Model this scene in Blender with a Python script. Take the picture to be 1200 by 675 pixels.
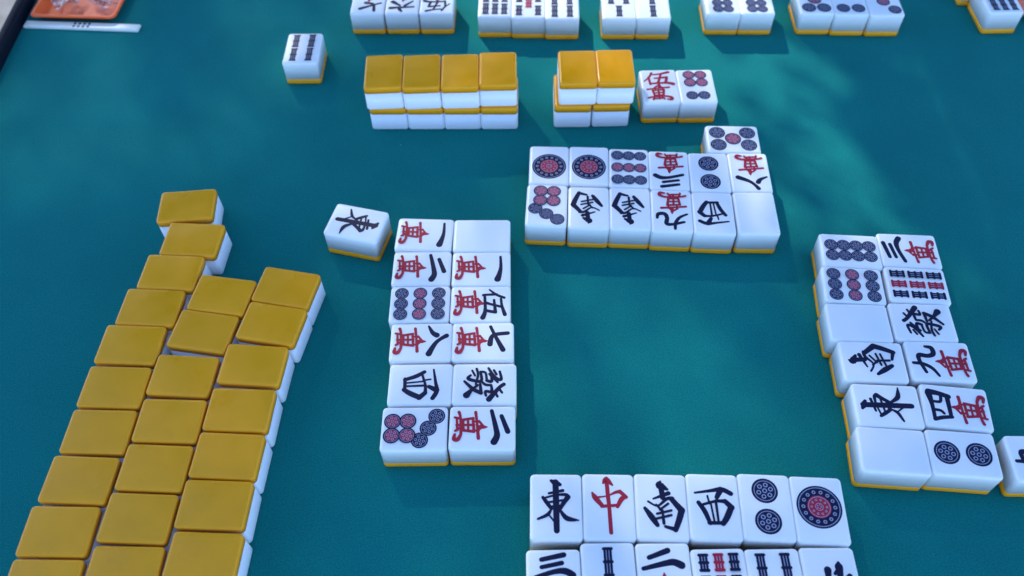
import bpy, bmesh, math, random
from mathutils import Vector, Matrix, noise
R = math.radians
MM = 0.001
S = bpy.context.scene
for o in list(bpy.data.objects):
    bpy.data.objects.remove(o, do_unlink=True)
COL = S.collection

# ---------------------------------------------------------------- camera
FPX, TILT, ROLL, CAMH = 1026.97, 0.936456, 0.0246924, 321.31
cam_d = bpy.data.cameras.new('camera')
cam = bpy.data.objects.new('camera', cam_d)
COL.objects.link(cam)
cam_d.sensor_width = 36.0
cam_d.lens = 36.0 * FPX / 1200.0
cam_d.clip_start, cam_d.clip_end = 0.02, 100.0
cam.matrix_world = (Matrix.Translation((0, 0, CAMH * MM)) @ Matrix.Rotation(math.pi / 2 - TILT, 4, 'X')
                    @ Matrix.Rotation(-ROLL, 4, 'Z'))
cam_d.dof.use_dof = True
cam_d.dof.focus_distance = 0.36
cam_d.dof.aperture_fstop = 12.0
S.camera = cam

# ---------------------------------------------------------------- sky, sun, exposure
SUN_EL, SUN_AZ = 36.8, 115.4          # height, and the compass angle (from +x, counterclockwise) the sun stands at
SUN_STRENGTH, SKY_STRENGTH = 1.25, 0.15
world = bpy.data.worlds.new('World')
S.world = world
world.use_nodes = True
wn = world.node_tree
bg = wn.nodes['Background']
sky = wn.nodes.new('ShaderNodeTexSky')
sky.sky_type = 'NISHITA'
sky.sun_disc = False
sky.ozone_density = 4.6
sky.dust_density = 0.2
sky.air_density = 0.7
sky.sun_elevation = R(SUN_EL)
sky.sun_rotation = R(90.0 - SUN_AZ)
wn.links.new(sky.outputs['Color'], bg.inputs['Color'])
bg.inputs['Strength'].default_value = SKY_STRENGTH
sun_d = bpy.data.lights.new('sun', 'SUN')
sun_d.energy = SUN_STRENGTH
sun_d.angle = R(0.53)
sun_d.color = (1.0, 0.95, 0.86)
sun = bpy.data.objects.new('sun', sun_d)
COL.objects.link(sun)
SUN_DIR = Vector((math.cos(R(SUN_EL)) * math.cos(R(SUN_AZ)), math.cos(R(SUN_EL)) * math.sin(R(SUN_AZ)), math.sin(R(SUN_EL))))
sun.rotation_euler = (-SUN_DIR).to_track_quat('-Z', 'Y').to_euler()
S.view_settings.view_transform = 'Standard'
S.view_settings.look = 'None'
S.view_settings.exposure = 1.9
S.view_settings.gamma = 1.0

# ---------------------------------------------------------------- materials
def new_mat(name, col, rough=0.5, **kw):
    m = bpy.data.materials.new(name)
    m.use_nodes = True
    b = m.node_tree.nodes['Principled BSDF']
    b.inputs['Base Color'].default_value = (*col, 1)
    b.inputs['Roughness'].default_value = rough
    for k, v in kw.items():
        b.inputs[k.replace('_', ' ')].default_value = v
    return m

def vary(m, scale, amount, detail=3.0, bump=0.0, bump_scale=None, rough_amt=0.0):
    """multiply the base colour by a soft noise and add a fine bump"""
    nt = m.node_tree
    b = nt.nodes['Principled BSDF']
    base = tuple(b.inputs['Base Color'].default_value)
    tc = nt.nodes.new('ShaderNodeTexCoord')
    oi = nt.nodes.new('ShaderNodeObjectInfo')
    add = nt.nodes.new('ShaderNodeVectorMath'); add.operation = 'ADD'
    nt.links.new(tc.outputs['Object'], add.inputs[0])
    nt.links.new(oi.outputs['Random'], add.inputs[1])
    n = nt.nodes.new('ShaderNodeTexNoise')
    n.inputs['Scale'].default_value = scale
    n.inputs['Detail'].default_value = detail
    nt.links.new(add.outputs[0], n.inputs['Vector'])
    mr = nt.nodes.new('ShaderNodeMapRange')
    mr.inputs['From Min'].default_value, mr.inputs['From Max'].default_value = 0.3, 0.7
    mr.inputs['To Min'].default_value, mr.inputs['To Max'].default_value = 1 - amount, 1 + amount
    nt.links.new(n.outputs['Fac'], mr.inputs['Value'])
    mx = nt.nodes.new('ShaderNodeMix'); mx.data_type = 'RGBA'; mx.blend_type = 'MULTIPLY'
    mx.inputs['Factor'].default_value = 1
    mx.inputs['A'].default_value = base
    per = nt.nodes.new('ShaderNodeMapRange')
    per.inputs['To Min'].default_value, per.inputs['To Max'].default_value = 1 - amount * 0.7, 1 + amount * 0.7
    nt.links.new(oi.outputs['Random'], per.inputs['Value'])
    both = nt.nodes.new('ShaderNodeMath'); both.operation = 'MULTIPLY'
    nt.links.new(mr.outputs['Result'], both.inputs[0])
    nt.links.new(per.outputs['Result'], both.inputs[1])
    nt.links.new(both.outputs[0], mx.inputs['B'])
    nt.links.new(mx.outputs['Result'], b.inputs['Base Color'])
    if rough_amt:
        mr2 = nt.nodes.new('ShaderNodeMapRange')
        r0 = b.inputs['Roughness'].default_value
        mr2.inputs['From Min'].default_value, mr2.inputs['From Max'].default_value = 0.3, 0.7
        mr2.inputs['To Min'].default_value, mr2.inputs['To Max'].default_value = r0 - rough_amt, r0 + rough_amt
        nt.links.new(n.outputs['Fac'], mr2.inputs['Value'])
        nt.links.new(mr2.outputs['Result'], b.inputs['Roughness'])
    if bump:
        n2 = nt.nodes.new('ShaderNodeTexNoise')
        n2.inputs['Scale'].default_value = bump_scale or scale
        n2.inputs['Detail'].default_value = 2
        nt.links.new(add.outputs[0], n2.inputs['Vector'])
        bp = nt.nodes.new('ShaderNodeBump')
        bp.inputs['Strength'].default_value = bump
        bp.inputs['Distance'].default_value = 0.0003
        nt.links.new(n2.outputs['Fac'], bp.inputs['Height'])
        nt.links.new(bp.outputs['Normal'], b.inputs['Normal'])
    return mx, n

WHITE = new_mat('white_resin', (0.85, 0.84, 0.83), 0.33, Subsurface_Weight=0.2, Subsurface_Scale=0.004)
WHITE.node_tree.nodes['Principled BSDF'].inputs['Subsurface Radius'].default_value = (1.0, 0.95, 0.9)
vary(WHITE, 45, 0.012)
YELLOW = new_mat('yellow_resin', (0.90, 0.345, 0.002), 0.34, Specular_IOR_Level=0.36)
vary(YELLOW, 70, 0.05, rough_amt=0.10, bump=0.05, bump_scale=120)
INK = new_mat('dark_ink', (0.004, 0.007, 0.036), 0.5, Specular_IOR_Level=0.2)
REDINK = new_mat('red_ink', (0.40, 0.014, 0.035), 0.5, Specular_IOR_Level=0.25)
PALE = new_mat('pale_print', (0.27, 0.29, 0.44), 0.4)
STICKMAT = new_mat('ivory_plastic', (0.84, 0.82, 0.70), 0.35)
vary(STICKMAT, 120, 0.03)
NAVY = new_mat('navy_vinyl', (0.002, 0.004, 0.012), 0.7, Specular_IOR_Level=0.15)
vary(NAVY, 60, 0.15, bump=0.2, bump_scale=900)
ORANGE = new_mat('orange_plastic', (0.97, 0.115, 0.012), 0.45)
vary(ORANGE, 60, 0.06)
DARKWOOD = new_mat('dark_table_board', (0.03, 0.025, 0.022), 0.5)
vary(DARKWOOD, 20, 0.2)
CONCRETE = new_mat('grey_concrete', (0.24, 0.215, 0.19), 0.9)
vary(CONCRETE, 18, 0.35, detail=8, bump=0.4, bump_scale=200)

# the cloth: a woven teal baize with fine fibres, faint mottling and a few specks of lint
FELT = new_mat('teal_baize', (0.0035, 0.170, 0.152), 0.95)
def felt_nodes():
    nt = FELT.node_tree
    b = nt.nodes['Principled BSDF']
    b.inputs['Specular IOR Level'].default_value = 0.12
    b.inputs['Sheen Weight'].default_value = 0.03
    b.inputs['Sheen Roughness'].default_value = 0.5
    b.inputs['Sheen Tint'].default_value = (0.25, 0.7, 0.75, 1)
    tc = nt.nodes.new('ShaderNodeTexCoord')
    def noise_fac(scale, lo, hi, detail=3.0, stretch=None):
        n = nt.nodes.new('ShaderNodeTexNoise')
        n.inputs['Scale'].default_value = scale
        n.inputs['Detail'].default_value = detail
        if stretch:
            mp = nt.nodes.new('ShaderNodeMapping')
            mp.inputs['Scale'].default_value = stretch
            nt.links.new(tc.outputs['Object'], mp.inputs['Vector'])
            nt.links.new(mp.outputs['Vector'], n.inputs['Vector'])
        else:
            nt.links.new(tc.outputs['Object'], n.inputs['Vector'])
        mr = nt.nodes.new('ShaderNodeMapRange')
        mr.inputs['From Min'].default_value, mr.inputs['From Max'].default_value = 0.3, 0.7
        mr.inputs['To Min'].default_value, mr.inputs['To Max'].default_value = lo, hi
        nt.links.new(n.outputs['Fac'], mr.inputs['Value'])
        return mr.outputs['Result'], n
    def mul(a, c):
        m = nt.nodes.new('ShaderNodeMath'); m.operation = 'MULTIPLY'
        nt.links.new(a, m.inputs[0]); nt.links.new(c, m.inputs[1])
        return m.outputs[0]
    f1, n1 = noise_fac(1700, 0.78, 1.22, 2)
    f2, _ = noise_fac(22, 0.94, 1.06, 5)
    f3, _ = noise_fac(900, 0.98, 1.02, 2, (0.25, 1.0, 1.0))
    f4, _ = noise_fac(900, 0.97, 1.03, 2, (1.0, 0.25, 1.0))
    f = mul(mul(f1, f2), mul(f3, f4))
    mx = nt.nodes.new('ShaderNodeMix'); mx.data_type = 'RGBA'; mx.blend_type = 'MULTIPLY'
    mx.inputs['Factor'].default_value = 1
    mx.inputs['A'].default_value = tuple(b.inputs['Base Color'].default_value)
    nt.links.new(f, mx.inputs['B'])
    # lint
    v = nt.nodes.new('ShaderNodeTexVoronoi')
    v.inputs['Scale'].default_value = 28
    nt.links.new(tc.outputs['Object'], v.inputs['Vector'])
    lt = nt.nodes.new('ShaderNodeMath'); lt.operation = 'LESS_THAN'
    lt.inputs[1].default_value = 0.009
    nt.links.new(v.outputs['Distance'], lt.inputs[0])
    sc = nt.nodes.new('ShaderNodeMath'); sc.operation = 'MULTIPLY'; sc.inputs[1].default_value = 0.4
    nt.links.new(lt.outputs[0], sc.inputs[0])
    mx2 = nt.nodes.new('ShaderNodeMix'); mx2.data_type = 'RGBA'
    nt.links.new(sc.outputs[0], mx2.inputs['Factor'])
    nt.links.new(mx.outputs['Result'], mx2.inputs['A'])
    mx2.inputs['B'].default_value = (0.5, 0.55, 0.55, 1)
    nt.links.new(mx2.outputs['Result'], b.inputs['Base Color'])
    bp = nt.nodes.new('ShaderNodeBump')
    bp.inputs['Strength'].default_value = 0.2
    bp.inputs['Distance'].default_value = 0.0003
    nt.links.new(n1.outputs['Fac'], bp.inputs['Height'])
    nt.links.new(bp.outputs['Normal'], b.inputs['Normal'])
felt_nodes()

# ---------------------------------------------------------------- helpers
def link_mesh(name, bm, mats, parent=None, smooth=True):
    me = bpy.data.meshes.new(name)
    bm.normal_update()
    bm.to_mesh(me)
    bm.free()
    for m in (mats if isinstance(mats, (list, tuple)) else [mats]):
        me.materials.append(m)
    if smooth:
        me.shade_smooth()
    o = bpy.data.objects.new(name, me)
    COL.objects.link(o)
    if parent:
        o.parent = parent
    return o

def thing(name, label, cat, loc=(0, 0, 0), rz=0.0, group=None):
    o = bpy.data.objects.new(name, None)
    o.empty_display_size = 0.01
    COL.objects.link(o)
    o.location = loc
    o.rotation_euler = (0, 0, rz)
    o['label'] = label
    o['category'] = cat
    if group:
        o['group'] = group
    return o

def add_box(bm, x0, x1, y0, y1, z0, z1, bevel=0.0, seg=2):
    r = bmesh.ops.create_cube(bm, size=1.0)
    vs = r['verts']
    bmesh.ops.scale(bm, vec=(x1 - x0, y1 - y0, z1 - z0), verts=vs)
    bmesh.ops.translate(bm, vec=((x0 + x1) / 2, (y0 + y1) / 2, (z0 + z1) / 2), verts=vs)
    if bevel:
        es = list({e for v in vs for e in v.link_edges})
        bmesh.ops.bevel(bm, geom=es, offset=bevel, segments=seg, profile=0.5, affect='EDGES')

# ---------------------------------------------------------------- setting: ground and table
bm = bmesh.new()
add_box(bm, -30, 30, -30, 30, -0.9, -0.72)
gr = link_mesh('ground', bm, CONCRETE, smooth=False)
gr['kind'] = 'structure'

TX0, TX1, TY0, TY1 = -0.2850, 0.4200, -0.165, 0.545
RW, RH = 0.0062, 0.0080
table = thing('mahjong_table', 'low-railed mahjong table covered with teal green cloth under all the tiles', 'table', (0.0675, 0.19, -0.72))
def tab(name, bm, m, smooth=False):
    o = link_mesh(name, bm, m, table, smooth)
    o.location = (-0.0675, -0.19, 0.72)
    return o
bm = bmesh.new()
bmesh.ops.create_grid(bm, x_segments=1, y_segments=1, size=0.5)
bmesh.ops.scale(bm, vec=(TX1 - TX0, TY1 - TY0, 1), verts=bm.verts)
bmesh.ops.translate(bm, vec=((TX0 + TX1) / 2, (TY0 + TY1) / 2, 0), verts=bm.verts)
r = bmesh.ops.extrude_face_region(bm, geom=bm.faces[:])
bmesh.ops.translate(bm, vec=(0, 0, -0.002), verts=[v for v in r['geom'] if isinstance(v, bmesh.types.BMVert)])
bmesh.ops.recalc_face_normals(bm, faces=bm.faces)
tab('table_cloth', bm, FELT)
bm = bmesh.new()
add_box(bm, TX0 - RW, TX0, TY0 - RW, TY1 + RW, -0.0125, RH, 0.002, 3)
add_box(bm, TX1, TX1 + RW, TY0 - RW, TY1 + RW, -0.0125, RH, 0.002, 3)
add_box(bm, TX0 + 0.0001, TX1 - 0.0001, TY0 - RW, TY0, -0.0125, RH - 0.0003, 0.002, 3)
add_box(bm, TX0 + 0.0001, TX1 - 0.0001, TY1, TY1 + RW, -0.0125, RH - 0.0003, 0.002, 3)
tab('edge_rail', bm, NAVY, True)
bm = bmesh.new()
add_box(bm, TX0 - RW + 0.001, TX1 + RW - 0.001, TY0 - RW + 0.001, TY1 + RW - 0.001, -0.035, -0.0127, 0.002, 2)
tab('table_board', bm, DARKWOOD)
for lx in (TX0 + 0.03, TX1 - 0.03):
    for ly in (TY0 + 0.03, TY1 - 0.03):
        bm = bmesh.new()
        add_box(bm, lx - 0.02, lx + 0.02, ly - 0.02, ly + 0.02, -0.719, -0.0352, 0.003, 2)
        tab('leg', bm, DARKWOOD)
# ---------------------------------------------------------------- mahjong tiles
TW, TL, TH = 19.0, 25.66, 14.6           # millimetres
SPLIT = 3.8                              # thickness of the yellow back
RAD, CORNER = 1.25, 1.7

def rounded_tile(lo, hi):
    """slice of the rounded tile block between two heights (back at z=0, face at z=TH)"""
    bm = bmesh.new()
    add_box(bm, -TW / 2, TW / 2, -TL / 2, TL / 2, 0, TH)
    up = [e for e in bm.edges if abs(e.verts[0].co.z - e.verts[1].co.z) > 1]
    bmesh.ops.bevel(bm, geom=up, offset=CORNER, segments=5, profile=0.5, affect='EDGES')
    rims = [e for e in bm.edges if abs(e.verts[0].co.z - e.verts[1].co.z) < 1e-4 and (len(e.link_faces) == 2)
            and abs(e.link_faces[0].normal.z - e.link_faces[1].normal.z) > 0.5]
    bmesh.ops.bevel(bm, geom=rims, offset=RAD, segments=4, profile=0.5, affect='EDGES')
    if lo is not None:
        g = bm.verts[:] + bm.edges[:] + bm.faces[:]
        r = bmesh.ops.bisect_plane(bm, geom=g, plane_co=(0, 0, lo), plane_no=(0, 0, 1), clear_inner=True)
    else:
        g = bm.verts[:] + bm.edges[:] + bm.faces[:]
        r = bmesh.ops.bisect_plane(bm, geom=g, plane_co=(0, 0, hi), plane_no=(0, 0, 1), clear_outer=True)
    es = [e for e in bm.edges if e.is_boundary]
    bmesh.ops.edgeloop_fill(bm, edges=es)
    # the sides of the block swell very slightly
    for v in bm.verts:
        k = 0.16 * (1 - ((v.co.z - TH / 2) / (TH / 2)) ** 2)
        v.co.x += math.copysign(k - 0.16, v.co.x) * (1 if abs(v.co.x) > TW / 2 - RAD else 0)
        v.co.y += math.copysign(k - 0.16, v.co.y) * (1 if abs(v.co.y) > TL / 2 - RAD else 0)
    bmesh.ops.recalc_face_normals(bm, faces=bm.faces)
    bmesh.ops.scale(bm, vec=(MM, MM, MM), verts=bm.verts)
    return bm

def sharp_caps(me, z):
    for p in me.polygons:
        if all(abs(me.vertices[i].co.z - z) < 1e-6 for i in p.vertices):
            p.use_smooth = False

# ---- brush strokes and printed marks (millimetres on the face, y towards the top of the tile)
class Marks:
    def __init__(self, bold=1.0):
        self.bm = bmesh.new()
        self.z = TH + 0.012
        self.mats = []
        self.bold = bold
    def mi(self, m):
        if m not in self.mats:
            self.mats.append(m)
        return self.mats.index(m)
    def poly(self, pts, m):
        vs = [self.bm.verts.new((x, y, self.z)) for x, y in pts]
        f = self.bm.faces.new(vs)
        f.material_index = self.mi(m)
    def lift(self):
        self.z += 0.005
    def disc(self, cx, cy, r, m, n=28, r0=0.0):
        i = self.mi(m)
        if r0 <= 0:
            self.poly([(cx + r * math.cos(2 * math.pi * k / n), cy + r * math.sin(2 * math.pi * k / n)) for k in range(n)], m)
        else:
            o, q = [], []
            for k in range(n):
                a = 2 * math.pi * k / n
                o.append(self.bm.verts.new((cx + r * math.cos(a), cy + r * math.sin(a), self.z)))
                q.append(self.bm.verts.new((cx + r0 * math.cos(a), cy + r0 * math.sin(a), self.z)))
            for k in range(n):
                f = self.bm.faces.new((q[k], o[k], o[(k + 1) % n], q[(k + 1) % n]))
                f.material_index = i
        self.lift()
    def stroke(self, pts, m, smooth=True):
        P = [(p[0], p[1], (p[2] if len(p) > 2 else 1.0) * self.bold) for p in pts]
        if smooth and len(P) > 2:
            Q = []
            E = [P[0]] + P + [P[-1]]
            for i in range(1, len(E) - 2):
                for s in range(5):
                    t = s / 5
                    Q.append(tuple(0.5 * (2 * E[i][k] + (E[i + 1][k] - E[i - 1][k]) * t
                                   + (2 * E[i - 1][k] - 5 * E[i][k] + 4 * E[i + 1][k] - E[i + 2][k]) * t * t
                                   + (-E[i - 1][k] + 3 * E[i][k] - 3 * E[i + 1][k] + E[i + 2][k]) * t ** 3) for k in range(3)))
            Q.append(P[-1])
            P = Q
        i = self.mi(m)
        Lv, Rv = [], []
        n = len(P)
        for k, (x, y, w) in enumerate(P):
            a, b = P[max(0, k - 1)], P[min(n - 1, k + 1)]
            dx, dy = b[0] - a[0], b[1] - a[1]
            d = math.hypot(dx, dy) or 1.0
            nx, ny = -dy / d * w / 2, dx / d * w / 2
            Lv.append(self.bm.verts.new((x + nx, y + ny, self.z)))
            Rv.append(self.bm.verts.new((x - nx, y - ny, self.z)))
        for k in range(n - 1):
            f = self.bm.faces.new((Rv[k], Rv[k + 1], Lv[k + 1], Lv[k]))
            f.material_index = i
        self.lift()
        for x, y, w in (P[0], P[-1]):
            self.disc(x, y, w * 0.5, m, 12)
    def strokes(self, S_, m):
        for s in S_:
            self.stroke(s, m)
    def done(self, name):
        bmesh.ops.scale(self.bm, vec=(MM, MM, MM), verts=self.bm.verts)
        for f in self.bm.faces:
            if f.normal.z < 0:
                f.normal_flip()
        me = bpy.data.meshes.new(name)
        self.bm.to_mesh(me)
        self.bm.free()
        for m in self.mats:
            me.materials.append(m)
        return me

def px(cx, cy, sx, sy, S_):
    return [[((x - cx) / sx, (cy - y) / sy, w / sx) for x, y, w in s] for s in S_]

EAST = px(348, 408, 24.3, 23.4, [
    [(345, 185, 38), (348, 420, 38), (350, 622, 36)], [(306, 172, 20), (345, 192, 40), (386, 208, 22)],
    [(284, 289, 16), (410, 262, 20)], [(230, 326, 20), (262, 370, 26), (304, 428, 22)],
    [(240, 333, 14), (340, 306, 14), (430, 300, 22), (452, 318, 30)], [(455, 322, 32), (418, 370, 28), (386, 424, 22)],
    [(276, 371, 14), (420, 350, 15)], [(292, 412, 15), (400, 398, 15)], [(302, 438, 14), (268, 484, 22), (184, 522, 14)],
    [(285, 488, 10), (332, 545, 14)], [(380, 440, 16), (428, 504, 30), (472, 522, 28), (545, 530, 8)]])
CENTER = px(809, 408, 24.3, 23.4, [
    [(796, 150, 26), (804, 300, 28), (812, 420, 26), (820, 640, 26)], [(766, 194, 16), (796, 165, 40), (848, 212, 14)],
    [(664, 286, 14), (690, 330, 36), (752, 404, 26)], [(690, 330, 16), (800, 312, 10), (870, 280, 20), (915, 270, 26)],
    [(912, 270, 26), (966, 320, 26)], [(960, 318, 26), (925, 340, 32), (886, 408, 24)], [(745, 408, 22), (888, 396, 20)]])
SOUTH = px(222, 272, 15.9, 15.6, [
    [(225, 118, 8), (220, 142, 34), (262, 166, 12)], [(225, 140, 22), (233, 218, 22)], [(178, 226, 8), (268, 190, 18)],
    [(126, 284, 14), (160, 332, 24), (192, 382, 18)], [(146, 243, 9), (200, 268, 9), (255, 225, 14), (288, 222, 18)],
    [(282, 224, 20), (338, 292, 27)], [(338, 290, 26), (318, 350, 24), (294, 408, 20)], [(296, 406, 18), (238, 390, 12)],
    [(192, 262, 9), (228, 302, 12)], [(262, 254, 10), (212, 292, 9)], [(194, 316, 10), (278, 294, 10)],
    [(186, 346, 10), (276, 322, 10)], [(226, 296, 10), (230, 372, 12)]])
WEST = px(531, 272, 15.9, 15.6, [
    [(426, 192, 9), (520, 176, 14), (584, 166, 20), (636, 190, 20)], [(578, 168, 26), (552, 216, 18)], [(498, 208, 8), (506, 254, 9)],
    [(443, 250, 17), (475, 302, 20), (500, 372, 16)], [(455, 266, 11), (540, 240, 12), (600, 238, 18)],
    [(598, 238, 20), (632, 274, 24)], [(630, 272, 24), (602, 330, 24), (574, 372, 20)], [(494, 370, 15), (582, 367, 15)],
    [(514, 256, 8), (526, 368, 8)], [(544, 236, 11), (549, 368, 9)]])
NORTH = [[(-0.9, 4.7, 1.8), (-1.2, 1, 1.2), (-1.4, -5, 1.1)], [(-6, 0.4, .8), (-1.4, 0.9, 1)], [(-6.6, -5.2, 1.1), (-1.2, -3.2, 1)],
         [(3.3, 7.2, .8), (3.2, 5.8, 1.9), (3.0, 1, 1.2), (3.0, -4, 1.2), (4.6, -5, 1.2), (6.8, -4, .9)],
         [(6.4, 2.6, 1.2), (3.2, 0.4, .8)], [(1.4, 3.4, .8), (3.2, 5.2, 1.2)]]
GREEN = [[(-5.6, 6.2, .7), (-1.8, 6.8, .9), (-3, 4.2, 1), (-7.2, 1.6, .7)], [(-6.2, 3.8, .7), (-4.2, 4.9, .7)],
         [(0.4, 7.9, 1.1), (2.0, 6, 1.1), (7.2, 2.0, 1.6)], [(4.2, 7.2, .7), (2.2, 5.9, .7)], [(6.0, 5.4, .7), (3.8, 4.4, .7)],
         [(-0.6, 5.4, .7), (-4.4, 2.2, .9)],
         [(-5, 2.6, .7), (-1, 3.0, .9), (-1.4, 1, .9)], [(-1.4, 1, .7), (-5, 0.4, .7), (-5.4, -1.6, .8)],
         [(-5.4, -1.6, .7), (-1.2, -1.2, .9), (-1.4, -4.4, 1), (-2.4, -6.6, 1), (-3.8, -5.6, .7)],
         [(0.8, 2.8, .7), (0.6, 0.6, .8), (-0.6, -0.8, .7)], [(0.8, 2.8, .7), (3.8, 3.0, .9), (3.6, 0.6, .8), (5.6, 0.8, .7)],
         [(0.2, -1.6, .7), (4.4, -1.2, 1)], [(4.4, -1.2, 1.1), (2.6, -4.4, 1.1), (-1.0, -8.0, .7)],
         [(0.8, -2.6, .7), (3, -5, 1.0), (5.4, -7.0, 1.9)], [(-6.8, -3.2, .7), (-4, -2.6, .7), (0.4, -3.4, .6)],
         [(-6, -5, .6), (-3.6, -3.8, .6)]]
WAN = [[(-0.2, 1.7, .5), (-0.2, 0.4, 1.2), (-0.4, -1.4, 1.1)], [(-0.4, 0.2, .9), (-3.0, -1.6, .7)], [(0.0, -0.2, .8), (1.2, -2.0, .7)],
       [(-7.0, -3.1, 1.0), (-2, -2.4, .8), (4.9, -1.7, 1.1)], [(-2.5, -1.8, .7), (-2.8, -4.2, .7)], [(1.5, -1.6, .7), (1.3, -3.8, .7)],
       [(-4.2, -4.0, .9), (-3.4, -8.8, .9)], [(-4.2, -4.1, .8), (1.8, -3.6, .9)], [(1.9, -3.6, 1.0), (1.2, -8.8, .9)],
       [(-3.8, -6.2, .7), (1.5, -5.9, .7)], [(-3.5, -8.2, .8), (1.4, -7.9, .8)], [(-1.1, -3.6, .8), (-1.1, -10.8, .8)],
       [(-7.0, -10.0, 1.0), (-4.5, -9.3, .8), (1.5, -8.9, .9), (3.6, -9.0, .9)],
       [(3.4, -9.0, .9), (5.5, -10.1, 1.3), (5.2, -11.6, 1.3), (3.2, -11.4, .8)], [(-4, -9.2, .8), (-4.5, -11.6, .8)],
       [(-3.6, -10.8, .7), (1.2, -10.4, .8)], [(0.2, -9.4, .7), (1.6, -11.2, .8)]]
WAN = [[(x * 0.95, -4.4 + (y + 4.9) * 0.95, w) for x, y, w in s] for s in WAN]
NUM = {
    1: [[(-6.6, 8.5, .8), (-1, 8.7, 1.1), (3, 8.1, 1.6), (5.9, 7.3, 2.1)]],
    2: [[(-7.3, 3.6, 1.1), (0.4, 5.4, 1.5), (3.6, 5.8, 1.8), (6.2, 4.7, 2.0)], [(-5, 7.5, 1.2), (1.8, 10, 1.5)]],
    3: [[(-4.2, 9.2, 1.2), (3.8, 10.8, 1.4)], [(-4.2, 6.5, 1.1), (3, 7.9, 1.2)],
        [(-6.4, 2.9, 1.2), (0, 4.8, 1.3), (4, 5.0, 1.7), (6.6, 3.6, 1.8)]],
    4: [[(-6.2, 9.0, 1.2), (-5.2, 6, 1.2), (-4.6, 2.4, 1.1)], [(-6.2, 9.0, 1.1), (0, 9.2, 1.2), (5.4, 9.9, 2.0)],
        [(6, 9.8, 1.9), (5.6, 6.5, 1.6), (4.4, 2.4, 1.5)], [(-4.6, 2.7, 1.1), (4.6, 3.0, 1.4)],
        [(-2.0, 9, .9), (-2.2, 6.4, .9), (-3.4, 5.2, .8)], [(1.8, 9.2, .9), (1.8, 6, .9), (4.2, 5.4, .9)]],
    5: [[(-3.2, 10.2, .9), (-4.8, 6.8, .9), (-7.5, 3.8, .6)], [(-5.0, 6.9, .9), (-4.8, 3, .9), (-4.6, 1.2, 1.0)],
        [(-2.6, 8.8, .8), (1, 9.2, .9), (5.6, 10.5, 1.3)], [(1.7, 9.4, .9), (0.4, 5, .9), (-0.6, 2.2, 1.0)],
        [(-2.0, 5.8, .8), (4.4, 6.5, 1.1)], [(4.4, 6.5, 1.1), (3.9, 4, 1.1), (3.4, 2.1, 1.1)],
        [(-3.6, 1.8, .9), (2, 2.1, 1.0), (5, 1.9, 1.3), (7.2, 1.1, 1.6)]],
    6: [[(0, 10.9, 1.0), (1.3, 9, 1.6)], [(-6.6, 6.8, 1.0), (0, 7.2, 1.2), (6.6, 7.8, 1.7)], [(-1.6, 5.6, 1.4), (-5.9, 1.5, .8)],
        [(1.2, 5.6, 1.0), (5.6, 2, 1.9)]],
    7: [[(-4.0, 10.4, 1.3), (-3.4, 5.4, 1.3), (-2, 3.6, 1.4), (1.4, 3.0, 1.7)], [(-7.3, 3.2, 1.0), (-3, 5, 1.1), (4.2, 8.4, 1.6)]],
    8: [[(-3.2, 6.5, 1.8), (-4.5, 4.7, 1.4), (-7.7, 3, .7)], [(-2.9, 10.6, 1.5), (-1.2, 8, 1.2), (1.2, 5.8, 1.4), (5.9, 3.5, 1.9)]],
    9: [[(-1.2, 11, 1.0), (-1.6, 7.2, 1.2), (-3.6, 4.0, 1.1), (-7.0, 2.0, .8)],
        [(-5.4, 6.8, 1.0), (0, 8.4, 1.2), (2.6, 8.0, 1.5), (2.3, 4.6, 1.4), (3.4, 2.2, 1.5), (6.2, 2.4, 1.4), (6.8, 4.8, .9)]]}

def pip(mk, x, y, r, m, detail=True):
    """one circle: dark disc, pale rim line and a ring of pale petals"""
    mk.disc(x, y, r, INK)
    mk.disc(x, y, r * 0.83, PALE, 24, r * 0.775)
    if m is REDINK:
        mk.disc(x, y, r * 0.74, REDINK, 24)
    for k in range(6):
        a = k * math.pi / 3 + 0.3
        mk.disc(x + r * 0.48 * math.cos(a), y + r * 0.48 * math.sin(a), r * 0.185, PALE, 10, r * 0.105)
    mk.disc(x, y, r * 0.19, PALE, 12, r * 0.11)

def big_pip(mk):
    y = 1.0
    mk.disc(0, y, 8.2, INK, 48)
    mk.disc(0, y, 7.55, PALE, 48, 7.25)
    for k in range(14):
        a = 2 * math.pi * k / 14
        c, s = math.cos(a), math.sin(a)
        mk.disc(5.75 * c, y + 5.75 * s, 0.72, PALE, 10, 0.34)
    mk.disc(0, y, 4.35, REDINK, 36)
    mk.disc(0, y, 4.0, PALE, 36, 3.75)
    for k in range(10):
        a = 2 * math.pi * k / 10
        mk.disc(2.75 * math.cos(a), y + 2.75 * math.sin(a), 0.46, PALE, 8, 0.22)
    mk.disc(0, y, 1.5, PALE, 20, 1.25)
    for k in range(5):
        a = 2 * math.pi * k / 5
        mk.disc(0.7 * math.cos(a), y + 0.7 * math.sin(a), 0.26, PALE, 8)

def bamboo(mk, x, y, ln, m):
    h = ln / 2
    w = 3.0
    mk.poly([(x - w / 2, y - h + .3), (x + w / 2, y - h + .3), (x + w / 2, y + h - .3), (x - w / 2, y + h - .3)], m); mk.lift()
    for q in (-h + .45, 0, h - .45):
        mk.stroke([(x - 1.4, y + q, 1.15), (x + 1.4, y + q, 1.15)], m)
    for q in (-1, 1):
        y0, y1 = y + q * .55, y + q * (h - 1.0)
        for dx, ww in ((-0.5, .28), (0.5, .28)):
            mk.poly([(x + dx - ww / 2, y0), (x + dx + ww / 2, y0), (x + dx + ww / 2, y1), (x + dx - ww / 2, y1)], PALE)
        mk.lift()

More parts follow.
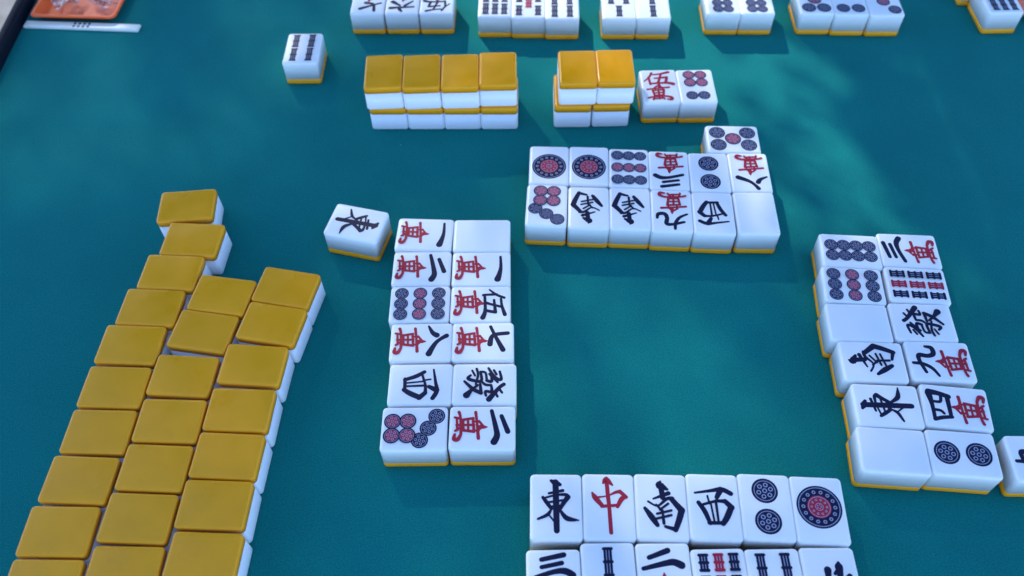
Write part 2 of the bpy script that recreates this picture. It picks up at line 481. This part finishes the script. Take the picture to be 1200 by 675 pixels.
PINS = {2: [(0, 6.2, INK), (0, -5.6, INK)], 3: [(-4.9, 7.6, INK), (0, 0.3, REDINK), (4.9, -7, INK)],
        4: [(x, y, INK) for x in (-4.2, 4.2) for y in (-6.4, 6.8)],
        5: [(x, y, INK) for x in (-4.2, 4.2) for y in (-7.4, 7.4)] + [(0, 0, REDINK)],
        6: [(x, 7.4, INK) for x in (-3.1, 3.1)] + [(x, y, REDINK) for x in (-3.1, 3.1) for y in (-8.4, -2.4)],
        7: [(-5.2, 8.6, INK), (0, 5.5, INK), (5.2, 2.4, INK)] + [(x, y, REDINK) for x in (-3.1, 3.1) for y in (-8.6, -2.6)],
        8: [(x, y, INK) for x in (-2.9, 2.9) for y in (-8.3, -2.75, 2.75, 8.3)],
        9: [(x, y, REDINK if y == 0 else INK) for x in (-5.5, 0, 5.5) for y in (-8.0, 0, 8.0)]}
PIN_R = {2: 4.85, 3: 3.7, 4: 3.75, 5: 3.95, 6: 3.15, 7: 3.35, 8: 3.0, 9: 3.0}
SOU = {2: ([(0, 5.9), (0, -5.5)], 10.3), 3: ([(0, 5.9), (-4.3, -5.6), (4.3, -5.6)], 9.8),
       4: ([(x, y) for x in (-4.3, 4.3) for y in (-5.5, 5.9)], 10.3), 5: ([(x, y) for x in (-5.4, 5.4) for y in (-6, 6.2)] + [(0, 0, 1)], 8.8),
       6: ([(x, y) for x in (-5.3, 0, 5.3) for y in (-5.5, 5.7)], 9.6),
       9: ([(x, y) if x else (x, y, 1) for x in (-5.3, 0, 5.3) for y in (-7.8, 0, 7.8)], 6.3)}
HONOUR = {'E': EAST, 'S': SOUTH, 'W': WEST, 'N': NORTH, 'F': GREEN}

FACES = {}
def face_meshes(code):
    """list of (part name, mesh) printed on the face; shared by every tile of that face"""
    if code in FACES:
        return FACES[code]
    out = []
    if code[-1] == 'm' or code == 'redm':
        n = 5 if code == 'redm' else int(code[0])
        a = Marks(1.4); a.strokes(NUM[n], REDINK if code == 'redm' else INK); out.append(('numeral', a.done('numeral')))
        b = Marks(1.3); b.strokes(WAN, REDINK); out.append(('wan_character', b.done('wan_character')))
    elif code[-1] == 'p':
        n = int(code[0])
        a = Marks()
        if n == 1:
            big_pip(a)
        else:
            for x, y, m in PINS[n]:
                pip(a, x, y, PIN_R[n], m)
        out.append(('circle_design', a.done('circle_design')))
    elif code[-1] == 's':
        n = int(code[0])
        a = Marks()
        pts, ln = SOU[n]
        for q in pts:
            bamboo(a, q[0], q[1], ln * (0.8 if n == 5 and len(q) > 2 else 1), REDINK if len(q) > 2 else INK)
        out.append(('bamboo_design', a.done('bamboo_design')))
    elif code == 'C':
        a = Marks(1.4); a.strokes(CENTER, REDINK); out.append(('character', a.done('character')))
    elif code in HONOUR:
        a = Marks(1.5); a.strokes(HONOUR[code], INK); out.append(('character', a.done('character')))
    FACES[code] = out
    return out

def build_first_tile():
    body = link_mesh('body', rounded_tile(SPLIT + 0.01, None), WHITE)
    back = link_mesh('back', rounded_tile(None, SPLIT - 0.01), YELLOW)
    sharp_caps(body.data, (SPLIT + 0.01) * MM)
    sharp_caps(back.data, (SPLIT - 0.01) * MM)
    return body, back
BODY0, BACK0 = build_first_tile()
used_first = [False]

def tile(code, x, y, deg, label, group, layer=0, up=0):
    """code: face drawn, or None for a tile lying face down; up: which way the top of the face points"""
    t = thing('mahjong_tile', label, 'mahjong tile', (x * MM, y * MM, layer * TH * MM), R(deg + up), group)
    if not used_first[0]:
        body, back = BODY0, BACK0
        used_first[0] = True
    else:
        body, back = BODY0.copy(), BACK0.copy()
        COL.objects.link(body); COL.objects.link(back)
    for p in (body, back):
        p.parent = t
        if code is None:
            p.location = (0, 0, TH * MM)
            p.rotation_euler = (math.pi, 0, 0)
        else:
            p.location = (0, 0, 0)
            p.rotation_euler = (0, 0, 0)
    if code and code != 'blank':
        for nm, me in face_meshes(code):
            o = bpy.data.objects.new(nm, me)
            COL.objects.link(o)
            o.parent = t
    return t

TILES = [  # face, x mm, y mm, turn, way up, label, group, layer
    ('E', 14.23, 125.68, -2.02, 0, 'white tile with black east character, leftmost of the near upper row', 'face-up tiles in the near discard rows', 0),
    ('C', 33.52, 125.19, -2.60, 0, 'white tile with the red upright center character, second in the near row', 'face-up tiles in the near discard rows', 0),
    ('S', 52.72, 124.64, -3.23, 0, 'white tile with black south character beside the red center character tile', 'face-up tiles in the near discard rows', 0),
    ('W', 71.91, 124.14, -3.54, 0, 'white tile with black west character beside the near two-circle tile', 'face-up tiles in the near discard rows', 0),
    ('2p', 91.07, 123.59, -3.97, 0, 'white tile with two dark circles one above the other in near row', 'face-up tiles in the near discard rows', 0),
    ('1p', 110.12, 122.02, -4.18, 0, 'white tile with one big circle, rightmost of near upper row', 'face-up tiles in the near discard rows', 0),
    ('3m', 12.11, 96.87, -0.49, 0, 'white tile with black three cut by the bottom edge of the photo', 'face-up tiles in the near discard rows', 0),
    ('2s', 31.51, 98.87, -0.52, 0, 'white tile with single dark bamboo stick below the red center character', 'face-up tiles in the near discard rows', 0),
    ('2m', 50.91, 98.29, -1.06, 0, 'white tile with black two strokes just below the near south tile', 'face-up tiles in the near discard rows', 0),
    ('9s', 70.33, 95.72, -0.34, 0, 'white tile with dark and red bamboo columns below the near west tile', 'face-up tiles in the near discard rows', 0),
    ('4s', 89.41, 95.23, -0.46, 0, 'white tile with two dark long bamboo sticks below the two-circle tile', 'face-up tiles in the near discard rows', 0),
    ('N', 108.67, 95.22, -1.33, 0, 'white tile with partly visible black character at bottom right of near block', 'face-up tiles in the near discard rows', 0),
    ('7p', 17.13, 273.36, -4.62, 180, 'upside-down white tile with seven circles, four of them red, left front corner', 'upside-down tiles in the far discard block', 0),
    ('S', 36.63, 271.36, -3.92, 180, 'upside-down south character tile right beside the seven-circle tile', 'upside-down tiles in the far discard block', 0),
    ('S', 55.75, 270.11, -4.37, 180, 'upside-down south character tile right beside the red and black nine wan tile', 'upside-down tiles in the far discard block', 0),
    ('9m', 74.79, 267.95, -4.71, 180, 'upside-down white tile with black nine and red wan in far front row', 'upside-down tiles in the far discard block', 0),
    ('W', 93.84, 265.99, -4.36, 180, 'upside-down white tile with black west character beside the blank tile', 'upside-down tiles in the far discard block', 0),
    ('blank', 113.53, 265.37, -2.92, 180, 'blank white tile at the right front corner of the far block', 'upside-down tiles in the far discard block', 0),
    ('1p', 19.47, 299.20, -3.40, 180, 'one big circle tile at far left corner of the upside-down block', 'upside-down tiles in the far discard block', 0),
    ('1p', 38.64, 298.13, -4.02, 180, 'one big circle tile standing between its twin and the nine-circle tile', 'upside-down tiles in the far discard block', 0),
    ('9p', 57.74, 295.87, -4.72, 180, 'upside-down nine-circle tile with a red middle row in the far block', 'upside-down tiles in the far discard block', 0),
    ('3m', 76.75, 293.65, -4.39, 180, 'upside-down white tile with black three and red wan in far block', 'upside-down tiles in the far discard block', 0),
    ('2p', 95.92, 291.76, -3.53, 180, 'upside-down white tile with two dark circles in the far block', 'upside-down tiles in the far discard block', 0),
    ('8m', 115.11, 291.04, -2.91, 180, 'upside-down white tile with black eight and red wan, far block right', 'upside-down tiles in the far discard block', 0),
    ('5p', 110.93, 313.78, -3.33, 90, 'sideways five-circle tile with red middle dot behind the far block', 'upside-down tiles in the far discard block', 0),
    ('1m', -39.25, 257.37, -4.04, -90, 'sideways one wan tile at the top left of the left block, slightly tilted', 'face-up tiles in the left discard block', 0),
    ('blank', -13.19, 255.90, -1.79, -90, 'blank white tile at the top right of the left block', 'face-up tiles in the left discard block', 0),
    ('2m', -39.78, 237.77, -1.61, -90, 'sideways two wan tile just below the tilted one wan tile, left block', 'face-up tiles in the left discard block', 0),
    ('1m', -13.42, 236.71, -1.21, -90, 'sideways one wan tile just below the blank tile of the left block', 'face-up tiles in the left discard block', 0),
    ('9p', -39.83, 218.51, -0.78, -90, 'sideways nine-circle tile with red middle column in the left block', 'face-up tiles in the left discard block', 0),
    ('5m', -13.70, 217.63, -1.28, -90, 'sideways five wan tile with black five beside the nine-circle tile', 'face-up tiles in the left discard block', 0),
    ('8m', -38.47, 198.98, -0.68, -90, 'sideways eight wan tile above the west tile in the left block', 'face-up tiles in the left discard block', 0),
    ('7m', -12.70, 198.49, -1.01, -90, 'sideways seven wan tile with black seven in the left block', 'face-up tiles in the left discard block', 0),
    ('W', -37.89, 178.87, -1.00, -90, 'sideways white tile with black west character in the left block', 'face-up tiles in the left discard block', 0),
    ('F', -12.12, 178.28, -1.31, -90, 'sideways green-dragon style black character tile above the bottom two wan tile', 'face-up tiles in the left discard block', 0),
    ('7p', -39.48, 158.99, -0.83, -90, 'sideways seven-circle tile at the bottom left corner of the left block', 'face-up tiles in the left discard block', 0),
    ('2m', -12.96, 158.66, -1.40, -90, 'sideways two wan tile at the bottom right corner of left block', 'face-up tiles in the left discard block', 0),
    ('8p', 151.19, 241.64, -5.57, 90, 'sideways white tile packed with eight dark circles atop the right block', 'sideways tiles in the right discard block', 0),
    ('3m', 177.13, 241.11, -4.88, 90, 'sideways three wan tile at the top right of the right block', 'sideways tiles in the right discard block', 0),
    ('9p', 147.76, 222.73, -5.98, 90, 'sideways nine-circle tile with red middle column in the right block', 'sideways tiles in the right discard block', 0),
    ('9s', 175.07, 221.94, -5.81, 90, 'sideways nine-bamboo tile with a red middle row in the right block', 'sideways tiles in the right discard block', 0),
    ('blank', 145.20, 203.44, -4.24, 90, 'blank white tile between the nine-circle and south tiles of right block', 'sideways tiles in the right discard block', 0),
    ('F', 171.85, 202.72, -4.04, 90, 'sideways dense black dragon character tile beside blank tile, right block', 'sideways tiles in the right discard block', 0),
    ('S', 146.16, 184.25, -4.28, 90, 'sideways white tile with black south character in the right block', 'sideways tiles in the right discard block', 0),
    ('9m', 173.20, 183.50, -4.12, 90, 'sideways nine wan tile with black nine in the right block', 'sideways tiles in the right discard block', 0),
    ('E', 146.44, 163.95, -4.48, 90, 'sideways white tile with black east character in the right block', 'sideways tiles in the right discard block', 0),
    ('4m', 172.92, 162.43, -7.93, 90, 'sideways four wan tile with boxy black four in the right block', 'sideways tiles in the right discard block', 0),
    ('blank', 143.41, 144.72, -6.07, 90, 'blank white tile at the bottom left corner of the right block', 'sideways tiles in the right discard block', 0),
    ('2p', 169.38, 142.65, -6.23, 90, 'sideways two-circle tile at the bottom right corner of right block', 'sideways tiles in the right discard block', 0),
    ('9m', 199.18, 139.88, -2.41, 90, 'white tile cut off by the right edge beside the two-circle tile', 'sideways tiles in the right discard block', 0),
    ('E', -71.15, 265.49, -15.49, -90, 'lone tilted white tile with black east character near yellow left wall', None, 0),
    ('4s', -111.30, 392.20, -1.23, 0, 'lone white tile with four dark bamboo sticks at upper left', None, 0),
    (None, -62.54, 353.80, 1.51, 0, 'leftmost yellow-backed tile on top of the four-wide far wall', 'yellow-backed stacked tiles of the far wall', 1),
    (None, -43.24, 353.20, 0.99, 0, 'second from left yellow-backed tile on top of the four-wide far wall', 'yellow-backed stacked tiles of the far wall', 1),
    (None, -23.71, 352.87, -0.12, 0, 'third from left yellow-backed tile on top of the four-wide far wall', 'yellow-backed stacked tiles of the far wall', 1),
    (None, -4.47, 353.79, -0.77, 0, 'rightmost yellow-backed tile on top of the four-wide far wall', 'yellow-backed stacked tiles of the far wall', 1),
    (None, -61.36, 354.43, -1.58, 0, 'leftmost lower tile carrying the four-wide far wall', 'yellow-backed stacked tiles of the far wall', 0),
    (None, -42.20, 353.75, -1.74, 0, 'second from left lower tile under the four-wide far wall', 'yellow-backed stacked tiles of the far wall', 0),
    (None, -23.13, 353.07, -1.84, 0, 'third from left lower tile under the four-wide far wall', 'yellow-backed stacked tiles of the far wall', 0),
    (None, -4.06, 352.40, -1.92, 0, 'rightmost lower tile under the four-wide far wall', 'yellow-backed stacked tiles of the far wall', 0),
    (None, 36.02, 353.50, -1.05, 0, 'upper left yellow-backed tile of the two-wide far stack', 'yellow-backed tiles of the two-wide far stack', 1),
    (None, 55.09, 353.52, -1.06, 0, 'upper right yellow-backed tile of the two-wide stack, beside red five', 'yellow-backed tiles of the two-wide far stack', 1),
    (None, 33.98, 352.52, -1.73, 0, 'lower left tile of the two-wide stack, yellow edge peeking out', 'yellow-backed tiles of the two-wide far stack', 0),
    (None, 53.38, 352.43, -0.27, 0, 'lower right tile under the two-wide yellow-backed stack', 'yellow-backed tiles of the two-wide far stack', 0),
    ('redm', 79.54, 354.24, -0.16, 0, 'white tile with all-red five and wan characters beside the yellow stack', 'pair of face-up tiles beside the far stack', 0),
    ('6p', 98.66, 353.60, -0.46, 180, 'white tile with four red and two dark circles beside the red five', 'pair of face-up tiles beside the far stack', 0),
    ('7m', -78.24, 434.15, -2.21, 180, 'upside-down white tile with black numeral, leftmost of the far left trio', "opponent's face-up tiles along the far side", 0),
    ('6m', -58.57, 433.37, -1.83, 180, 'upside-down white tile with black numeral, middle of the far left trio', "opponent's face-up tiles along the far side", 0),
    ('5m', -38.91, 432.60, -2.09, 180, 'upside-down white tile with black numeral, rightmost of the far left trio', "opponent's face-up tiles along the far side", 0),
    ('6s', -5.56, 428.37, -2.16, 180, 'far white tile with three dark bamboo columns, left of its trio', "opponent's face-up tiles along the far side", 0),
    ('5s', 13.46, 426.66, -2.23, 180, 'far white tile with red bamboo between two dark bamboo sticks', "opponent's face-up tiles along the far side", 0),
    ('4s', 32.48, 424.88, -2.28, 180, 'far white tile with two dark bamboo columns, right of its trio', "opponent's face-up tiles along the far side", 0),
    ('3s', 64.66, 423.77, -2.29, 180, 'far white tile with one bamboo below two others, left of pair', "opponent's face-up tiles along the far side", 0),
    ('2s', 83.72, 423.03, -2.27, 180, 'far white tile with a single column of bamboo, right of pair', "opponent's face-up tiles along the far side", 0),
    ('8p', 123.45, 425.70, -2.40, 180, 'far white tile dense with dark circles, left of its pair', "opponent's face-up tiles along the far side", 0),
    ('8p', 142.52, 424.94, -2.51, 180, 'far white tile dense with dark circles, right of its pair', "opponent's face-up tiles along the far side", 0),
    ('5p', 175.84, 423.94, -2.61, 180, 'far white tile with two dark circles and red one, left of trio', "opponent's face-up tiles along the far side", 0),
    ('4p', 194.88, 422.08, -2.81, 180, 'far white tile with two dark circles, middle of the far right trio', "opponent's face-up tiles along the far side", 0),
    ('3p', 214.13, 420.82, -1.82, 180, 'far white tile with a diagonal of circles, right of the far trio', "opponent's face-up tiles along the far side", 0),
    ('6s', 280.45, 420.60, -0.60, 180, 'white tile with three dark bamboo columns by the right orange tray', "opponent's face-up tiles along the far side", 0),
    ('4s', 275.99, 446.75, -2.90, 180, 'white tile mostly cut off by top edge behind the bamboo tile at right', "opponent's face-up tiles along the far side", 0),
    (None, -152.31, 278.94, 3.71, 90, 'topmost yellow-backed tile, tilted apart at the head of the left wall', 'yellow-backed tiles of the slanting left wall', 0),
    (None, -145.56, 258.10, -4.81, 90, 'yellow-backed tile jutting right, just below the topmost left wall tile', 'yellow-backed tiles of the slanting left wall', 0),
    (None, -151.45, 239.42, -4.60, 90, 'yellow-backed tile third down in the outer left column', 'yellow-backed tiles of the slanting left wall', 0),
    (None, -156.20, 220.50, -4.50, 90, 'yellow-backed tile fourth down in the outer left column', 'yellow-backed tiles of the slanting left wall', 0),
    (None, -160.34, 201.58, -4.06, 90, 'yellow-backed tile fifth down in the outer left column, with darker smudge', 'yellow-backed tiles of the slanting left wall', 0),
    (None, -162.01, 181.29, -3.42, 90, 'yellow-backed tile sixth down in the outer left column', 'yellow-backed tiles of the slanting left wall', 0),
    (None, -163.26, 161.34, -2.91, 90, 'yellow-backed tile seventh down in the outer left column', 'yellow-backed tiles of the slanting left wall', 0),
    (None, -165.44, 141.21, -3.93, 90, 'yellow-backed tile eighth down in the outer left column', 'yellow-backed tiles of the slanting left wall', 0),
    (None, -167.55, 121.17, -2.25, 90, 'yellow-backed tile ninth down in the outer left column', 'yellow-backed tiles of the slanting left wall', 0),
    (None, -168.11, 101.29, -2.08, 90, 'yellow-backed tile at the bottom of the outer left column, cut by the frame', 'yellow-backed tiles of the slanting left wall', 0),
    (None, -126.44, 226.20, -10.34, 90, 'first yellow-backed tile of the middle column of the left wall', 'yellow-backed tiles of the slanting left wall', 0),
    (None, -131.09, 207.52, -10.58, 90, 'second yellow-backed tile of the middle column, gap showing below it', 'yellow-backed tiles of the slanting left wall', 0),
    (None, -135.20, 185.81, -4.95, 90, 'third yellow-backed tile of the middle column of the left wall', 'yellow-backed tiles of the slanting left wall', 0),
    (None, -136.32, 165.34, -3.29, 90, 'fourth yellow-backed tile of the middle column of the left wall', 'yellow-backed tiles of the slanting left wall', 0),
    (None, -137.84, 145.36, -3.91, 90, 'fifth yellow-backed tile of the middle column of the left wall', 'yellow-backed tiles of the slanting left wall', 0),
    (None, -139.56, 125.46, -3.91, 90, 'sixth yellow-backed tile of the middle column of the left wall', 'yellow-backed tiles of the slanting left wall', 0),
    (None, -140.25, 105.37, -2.40, 90, 'bottom yellow-backed tile of the middle column, cut by the frame', 'yellow-backed tiles of the slanting left wall', 0),
    (None, -98.89, 229.38, -12.60, 90, 'first yellow-backed tile of the right column, tilted top corner of the wall', 'yellow-backed tiles of the slanting left wall', 0),
    (None, -102.62, 210.54, -11.97, 90, 'second yellow-backed tile of the right column, tilted, gap below it', 'yellow-backed tiles of the slanting left wall', 0),
    (None, -107.37, 190.19, -5.65, 90, 'third yellow-backed tile of the right column of the left wall', 'yellow-backed tiles of the slanting left wall', 0),
    (None, -109.45, 169.42, -3.83, 90, 'fourth yellow-backed tile of the right column of the left wall', 'yellow-backed tiles of the slanting left wall', 0),
    (None, -110.93, 149.61, -4.37, 90, 'fifth yellow-backed tile of the right column of the left wall', 'yellow-backed tiles of the slanting left wall', 0),
    (None, -112.33, 129.97, -3.44, 90, 'sixth yellow-backed tile of the right column of the left wall', 'yellow-backed tiles of the slanting left wall', 0),
    (None, -112.76, 109.79, -3.73, 90, 'bottom yellow-backed tile of the right column, cut by the frame', 'yellow-backed tiles of the slanting left wall', 0),
]
for code, x, y, deg, up, label, group, layer in TILES:
    tile(code, x, y, deg, label, group, layer, up)

# ---------------------------------------------------------------- scoring stick
def scoring_stick():
    t = thing('scoring_stick', 'white plastic scoring stick with eight black dots beside the orange tray', 'scoring stick', (-0.2490, 0.4345, 0), R(-5.3))
    bm = bmesh.new()
    add_box(bm, -0.0347, 0.0347, -0.0029, 0.0029, 0, 0.0019, 0.0007, 3)
    link_mesh('stick_body', bm, STICKMAT, t)
    bm = bmesh.new()
    for i in range(4):
        for j in range(2):
            r = bmesh.ops.create_circle(bm, cap_ends=True, segments=14, radius=0.00085)
            bmesh.ops.translate(bm, vec=((i - 1.5) * 0.00285, (j - 0.5) * 0.0026, 0.00193), verts=r['verts'])
    link_mesh('black_dots', bm, INK, t, False)
scoring_stick()

# ---------------------------------------------------------------- orange trays
def tray(label, loc, rz, W_, D_):
    """shallow tray with sloping walls, rolled lip and rounded corners; origin at its front left foot"""
    t = thing('plastic_tray', label, 'tray', loc, rz, 'orange plastic trays at the table corners')
    def ring(inset, z, rc):
        x0, x1, y0, y1 = inset, W_ - inset, inset, D_ - inset
        pts = []
        for cx, cy, a0 in ((x1 - rc, y0 + rc, -90), (x1 - rc, y1 - rc, 0), (x0 + rc, y1 - rc, 90), (x0 + rc, y0 + rc, 180)):
            for k in range(7):
                a = R(a0 + 15 * k)
                pts.append((cx + rc * math.cos(a), cy + rc * math.sin(a), z))
        return pts
    prof = [(0.0050, 0.0, 0.0045), (0.0012, 0.0042, 0.0035), (0.0, 0.0046, 0.0035), (0.0002, 0.0052, 0.0035), (0.0014, 0.0054, 0.0032),
            (0.0022, 0.0052, 0.003), (0.0030, 0.0044, 0.003), (0.0062, 0.0016, 0.003), (0.0074, 0.0012, 0.0025)]
    bm = bmesh.new()
    rings = [[bm.verts.new(p) for p in ring(*q)] for q in prof]
    n = len(rings[0])
    for a, b in zip(rings, rings[1:]):
        for k in range(n):
            bm.faces.new((a[k], a[(k + 1) % n], b[(k + 1) % n], b[k]))
    bm.faces.new(rings[-1])
    bm.faces.new(list(reversed(rings[0])))
    bmesh.ops.recalc_face_normals(bm, faces=bm.faces)
    link_mesh('tray_shell', bm, ORANGE, t)
    return t
tray('shallow orange plastic tray holding crumpled clear wrappers at upper left', (-0.2803, 0.4397, 0), R(-4.5), 0.0517, 0.085)
tray('orange plastic tray behind the bamboo tile at the upper right corner', (0.2935, 0.4185, 0), R(-2), 0.0535, 0.085)

FILM = bpy.data.materials.new('clear_film')
FILM.use_nodes = True
def film_nodes():
    nt = FILM.node_tree
    nt.nodes.remove(nt.nodes['Principled BSDF'])
    out = nt.nodes['Material Output']
    tr = nt.nodes.new('ShaderNodeBsdfTransparent')
    tr.inputs['Color'].default_value = (0.98, 0.98, 0.98, 1)
    gl = nt.nodes.new('ShaderNodeBsdfGlossy')
    gl.inputs['Roughness'].default_value = 0.16
    lw = nt.nodes.new('ShaderNodeLayerWeight')
    lw.inputs['Blend'].default_value = 0.35
    mr = nt.nodes.new('ShaderNodeMapRange')
    mr.inputs['To Min'].default_value, mr.inputs['To Max'].default_value = 0.10, 0.6
    nt.links.new(lw.outputs['Facing'], mr.inputs['Value'])
    mx = nt.nodes.new('ShaderNodeMixShader')
    nt.links.new(mr.outputs['Result'], mx.inputs['Fac'])
    nt.links.new(tr.outputs[0], mx.inputs[1])
    nt.links.new(gl.outputs[0], mx.inputs[2])
    nt.links.new(mx.outputs[0], out.inputs['Surface'])
film_nodes()
def wrapper(label, x, y, size, rz, seed):
    bm = bmesh.new()
    n = 13
    bmesh.ops.create_grid(bm, x_segments=n, y_segments=n, size=0.5)
    for v in bm.verts:
        u, w = v.co.x, v.co.y
        p = Vector((u * 3.1 + seed, w * 3.1, seed * 1.7))
        k = 1 - abs(noise.noise(p)) * 2
        k2 = abs(noise.noise(p * 2.7))
        sq = 0.75 + 0.25 * math.cos(6 * u + seed)
        v.co = Vector((u * size * sq + 0.004 * noise.noise(p * 1.7 + Vector((5, 0, 0))),
                       w * size * 0.6 * sq + 0.004 * noise.noise(p * 1.7 + Vector((0, 9, 0))),
                       0.0028 + 0.006 * max(0, k) * (1 - 2.2 * (u * u + w * w) * .8) + 0.0045 * k2))
        v.co.z = max(v.co.z, 0.0016)
    o = link_mesh('crumpled_wrapper', bm, FILM, None, False)
    sd = o.modifiers.new('film_thickness', 'SOLIDIFY')
    sd.thickness = 0.00006
    o.location = (x, y, 0)
    o.rotation_euler = (0, 0, R(rz))
    o['label'] = label
    o['category'] = 'wrapper'
    o['group'] = 'clear wrappers in the orange tray'
wrapper('crumpled clear plastic wrapper at the left in the orange tray', -0.2600, 0.4540, 0.021, 20, 1.3)
wrapper('shiny crumpled clear wrapper at the right in the orange tray', -0.2410, 0.4530, 0.016, -35, 4.1)

# ---------------------------------------------------------------- the tree added out of view, its foliage shaped to dapple the sunlight
LEAF = new_mat('leaf_green', (0.045, 0.085, 0.02), 0.5)
BARK = new_mat('grey_bark', (0.12, 0.09, 0.065), 0.9)
vary(BARK, 14, 0.35, detail=6, bump=0.6, bump_scale=60)
GAPS = [(4, 443, 1, 45), (52, 409, 1, 45), (103, 423, 1, 45), (129, 399, 1, 45), (109, 364, 0.75, 30), (73, 332, 0.5, 35), (-96, 430, 0.35, 50), (-55, 413, 0.45, 30), (-234, 349, 0.32, 52), (-237, 413, 0.12, 45), (-158, 360, 0.18, 50), (-133, 440, 0.25, 35), (25, 360, 0.4, 40), (-16, 293, 0.12, 35), (36, 194, 0.34, 50), (20, 170, 0.32, 50), (46, 154, 0.32, 50), (66, 153, 0.32, 50), (109, 146, 0.42, 25), (15, 230, 0.35, 30), (24, 129, 0.36, 40), (72, 125, 0.36, 40), (-1, 178, 0.45, 30), (-39, 246, 0.35, 40), (-30, 187, 0.35, 35), (143, 288, 0.45, 35), (35, 291, 0.14, 40), (93, 290, 0.18, 40), (165, 203, 0.15, 45), (163, 147, 0.15, 35), (146.0, 398.0, 0.68, 12), (149.5, 388.0, 0.68, 12), (153.0, 378.0, 0.68, 12), (155.5, 368.0, 0.68, 12), (158.0, 358.0, 0.68, 12), (159.5, 349.0, 0.68, 12), (161.0, 340.0, 0.68, 12), (163.0, 331.0, 0.68, 12), (165.0, 322.0, 0.68, 12), (166.5, 314.0, 0.68, 12), (168.0, 306.0, 0.68, 12), (169.5, 298.0, 0.68, 12), (171.0, 290.0, 0.68, 12), (172.5, 282.0, 0.68, 12), (174, 274, 0.68, 12), (-262, 405, 0.2, 50), (-20, 215, 0.3, 40), (60, 210, 0.3, 40), (-252, 452, 0.45, 26), (62, 190, 0.36, 50), (36, 200, 0.42, 50)]   # openings in the foliage, by where their light lands on the table (mm): x, y, openness, radius
def openness(x, y):
    t = 0.21 * math.exp(-(((x - 62) / 128) ** 4)) * math.exp(-(((y - 200) / 190) ** 4)) + 0.02
    if x > 168 and y > 300:
        t = 0.02
    for gx, gy, k, r in GAPS:
        d2 = ((x - gx) ** 2 + (y - gy) ** 2) / (r * r)
        t = max(t, min(k, .97) * math.exp(-d2 * d2 * 0.55))
    return t

def build_added_tree():
    rnd = random.Random(11)
    base = Vector((-0.9, 3.6, -0.72))
    t = thing('tree', 'leafy green tree added out of view beyond the table to dapple the sunlight', 'tree', base)
    cen, rad = Vector((-0.25, 2.75, 2.4)), Vector((2.3, 1.2, 2.35))
    verts, faces = [], []
    def leaf(p, ln):
        a = Vector((rnd.gauss(0, 1), rnd.gauss(0, 1), rnd.gauss(0, .6) - .3)).normalized()
        n = Vector((rnd.gauss(0, .7), rnd.gauss(0, .7), 1)).normalized()
        s = a.cross(n).normalized()
        n = s.cross(a)
        i = len(verts)
        w = ln * 0.27
        for u, v, h in ((-.5, 0, 0), (-.2, -1, .35), (.2, -.8, .3), (.5, 0, -.1), (.2, .8, .3), (-.2, 1, .35), (0, 0, 0)):
            verts.append(p + a * (u * ln) + s * (v * w) + n * (h * w) - base)
        for k in range(6):
            faces.append((i + k, i + (k + 1) % 6, i + 6))
    # foliage between the sun and the table: fine leaves, thinned where light comes through
    n = 0
    while n < 60000:
        q = Vector((rnd.uniform(-.40, .42), rnd.uniform(-.12, .62), 0))
        near = .125 < q.x < .22 and .24 < q.y < .42
        p = q + SUN_DIR * (rnd.uniform(1.2, 1.7) if near else rnd.uniform(2.8, 3.7))
        n += 1
        if rnd.random() > -math.log(max(openness(q.x * 1000, q.y * 1000), .004)) / 4.6:
            continue
        leaf(p, rnd.uniform(.010, .017))
    # the rest of the crown: clumps of larger leaves along an uneven outline
    clumps = []
    while len(clumps) < 260:
        d = Vector((rnd.uniform(-1, 1), rnd.uniform(-1, 1), rnd.uniform(-1, 1)))
        if d.length > 1 or d.length < .25:
            continue
        clumps.append(cen + Vector((d.x * rad.x, d.y * rad.y, d.z * rad.z)))
    for c in clumps:
        rr = rnd.uniform(.25, .5)
        for _ in range(42):
            p = c + Vector((rnd.gauss(0, .5), rnd.gauss(0, .5), rnd.gauss(0, .4))) * rr
            q = p - SUN_DIR * (p.z / SUN_DIR.z)
            if -.42 < q.x < .44 and -.14 < q.y < .64:
                continue
            leaf(p, rnd.uniform(.10, .17))
    me = bpy.data.meshes.new('crown')
    me.from_pydata(verts, [], faces)
    me.materials.append(LEAF)
    o = bpy.data.objects.new('crown', me)
    COL.objects.link(o)
    o.parent = t
    # trunk with limbs, grown as one skinned skeleton of tapering rings
    bm = bmesh.new()
    def limb(pts, r0, r1):
        n_ = 9
        prev = None
        for k, p in enumerate(pts):
            f = k / (len(pts) - 1)
            r = r0 + (r1 - r0) * f
            a = (pts[min(k + 1, len(pts) - 1)] - pts[max(k - 1, 0)]).normalized()
            u = a.cross(Vector((0.3, 1, 0.2))).normalized()
            v = a.cross(u)
            ring = [bm.verts.new(p + (u * math.cos(2 * math.pi * i / n_) + v * math.sin(2 * math.pi * i / n_)) * r * (1 + .1 * math.sin(3 * i + k))) for i in range(n_)]
            if prev:
                for i in range(n_):
                    bm.faces.new((prev[i], prev[(i + 1) % n_], ring[(i + 1) % n_], ring[i]))
            else:
                bm.faces.new(list(reversed(ring)))
            prev = ring
        bm.faces.new(prev)
    top = Vector((0.35, -0.2, 2.1))
    limb([Vector((0, 0, 0)), Vector((.03, 0, .5)), Vector((.12, -.05, 1.2)), top, Vector((.7, -.4, 3.2))], .17, .05)
    for k in range(9):
        a = k * 0.7
        st = Vector((.12, -.05, 1.2)).lerp(Vector((.7, -.4, 3.2)), (k + .5) / 9)
        en = st + Vector((math.cos(a) * 1.5, math.sin(a) * .8, .8 + .1 * k))
        limb([st, st.lerp(en, .5) + Vector((0, 0, .15)), en], .055, .015)
    bmesh.ops.recalc_face_normals(bm, faces=bm.faces)
    link_mesh('trunk', bm, BARK, t)
build_added_tree()
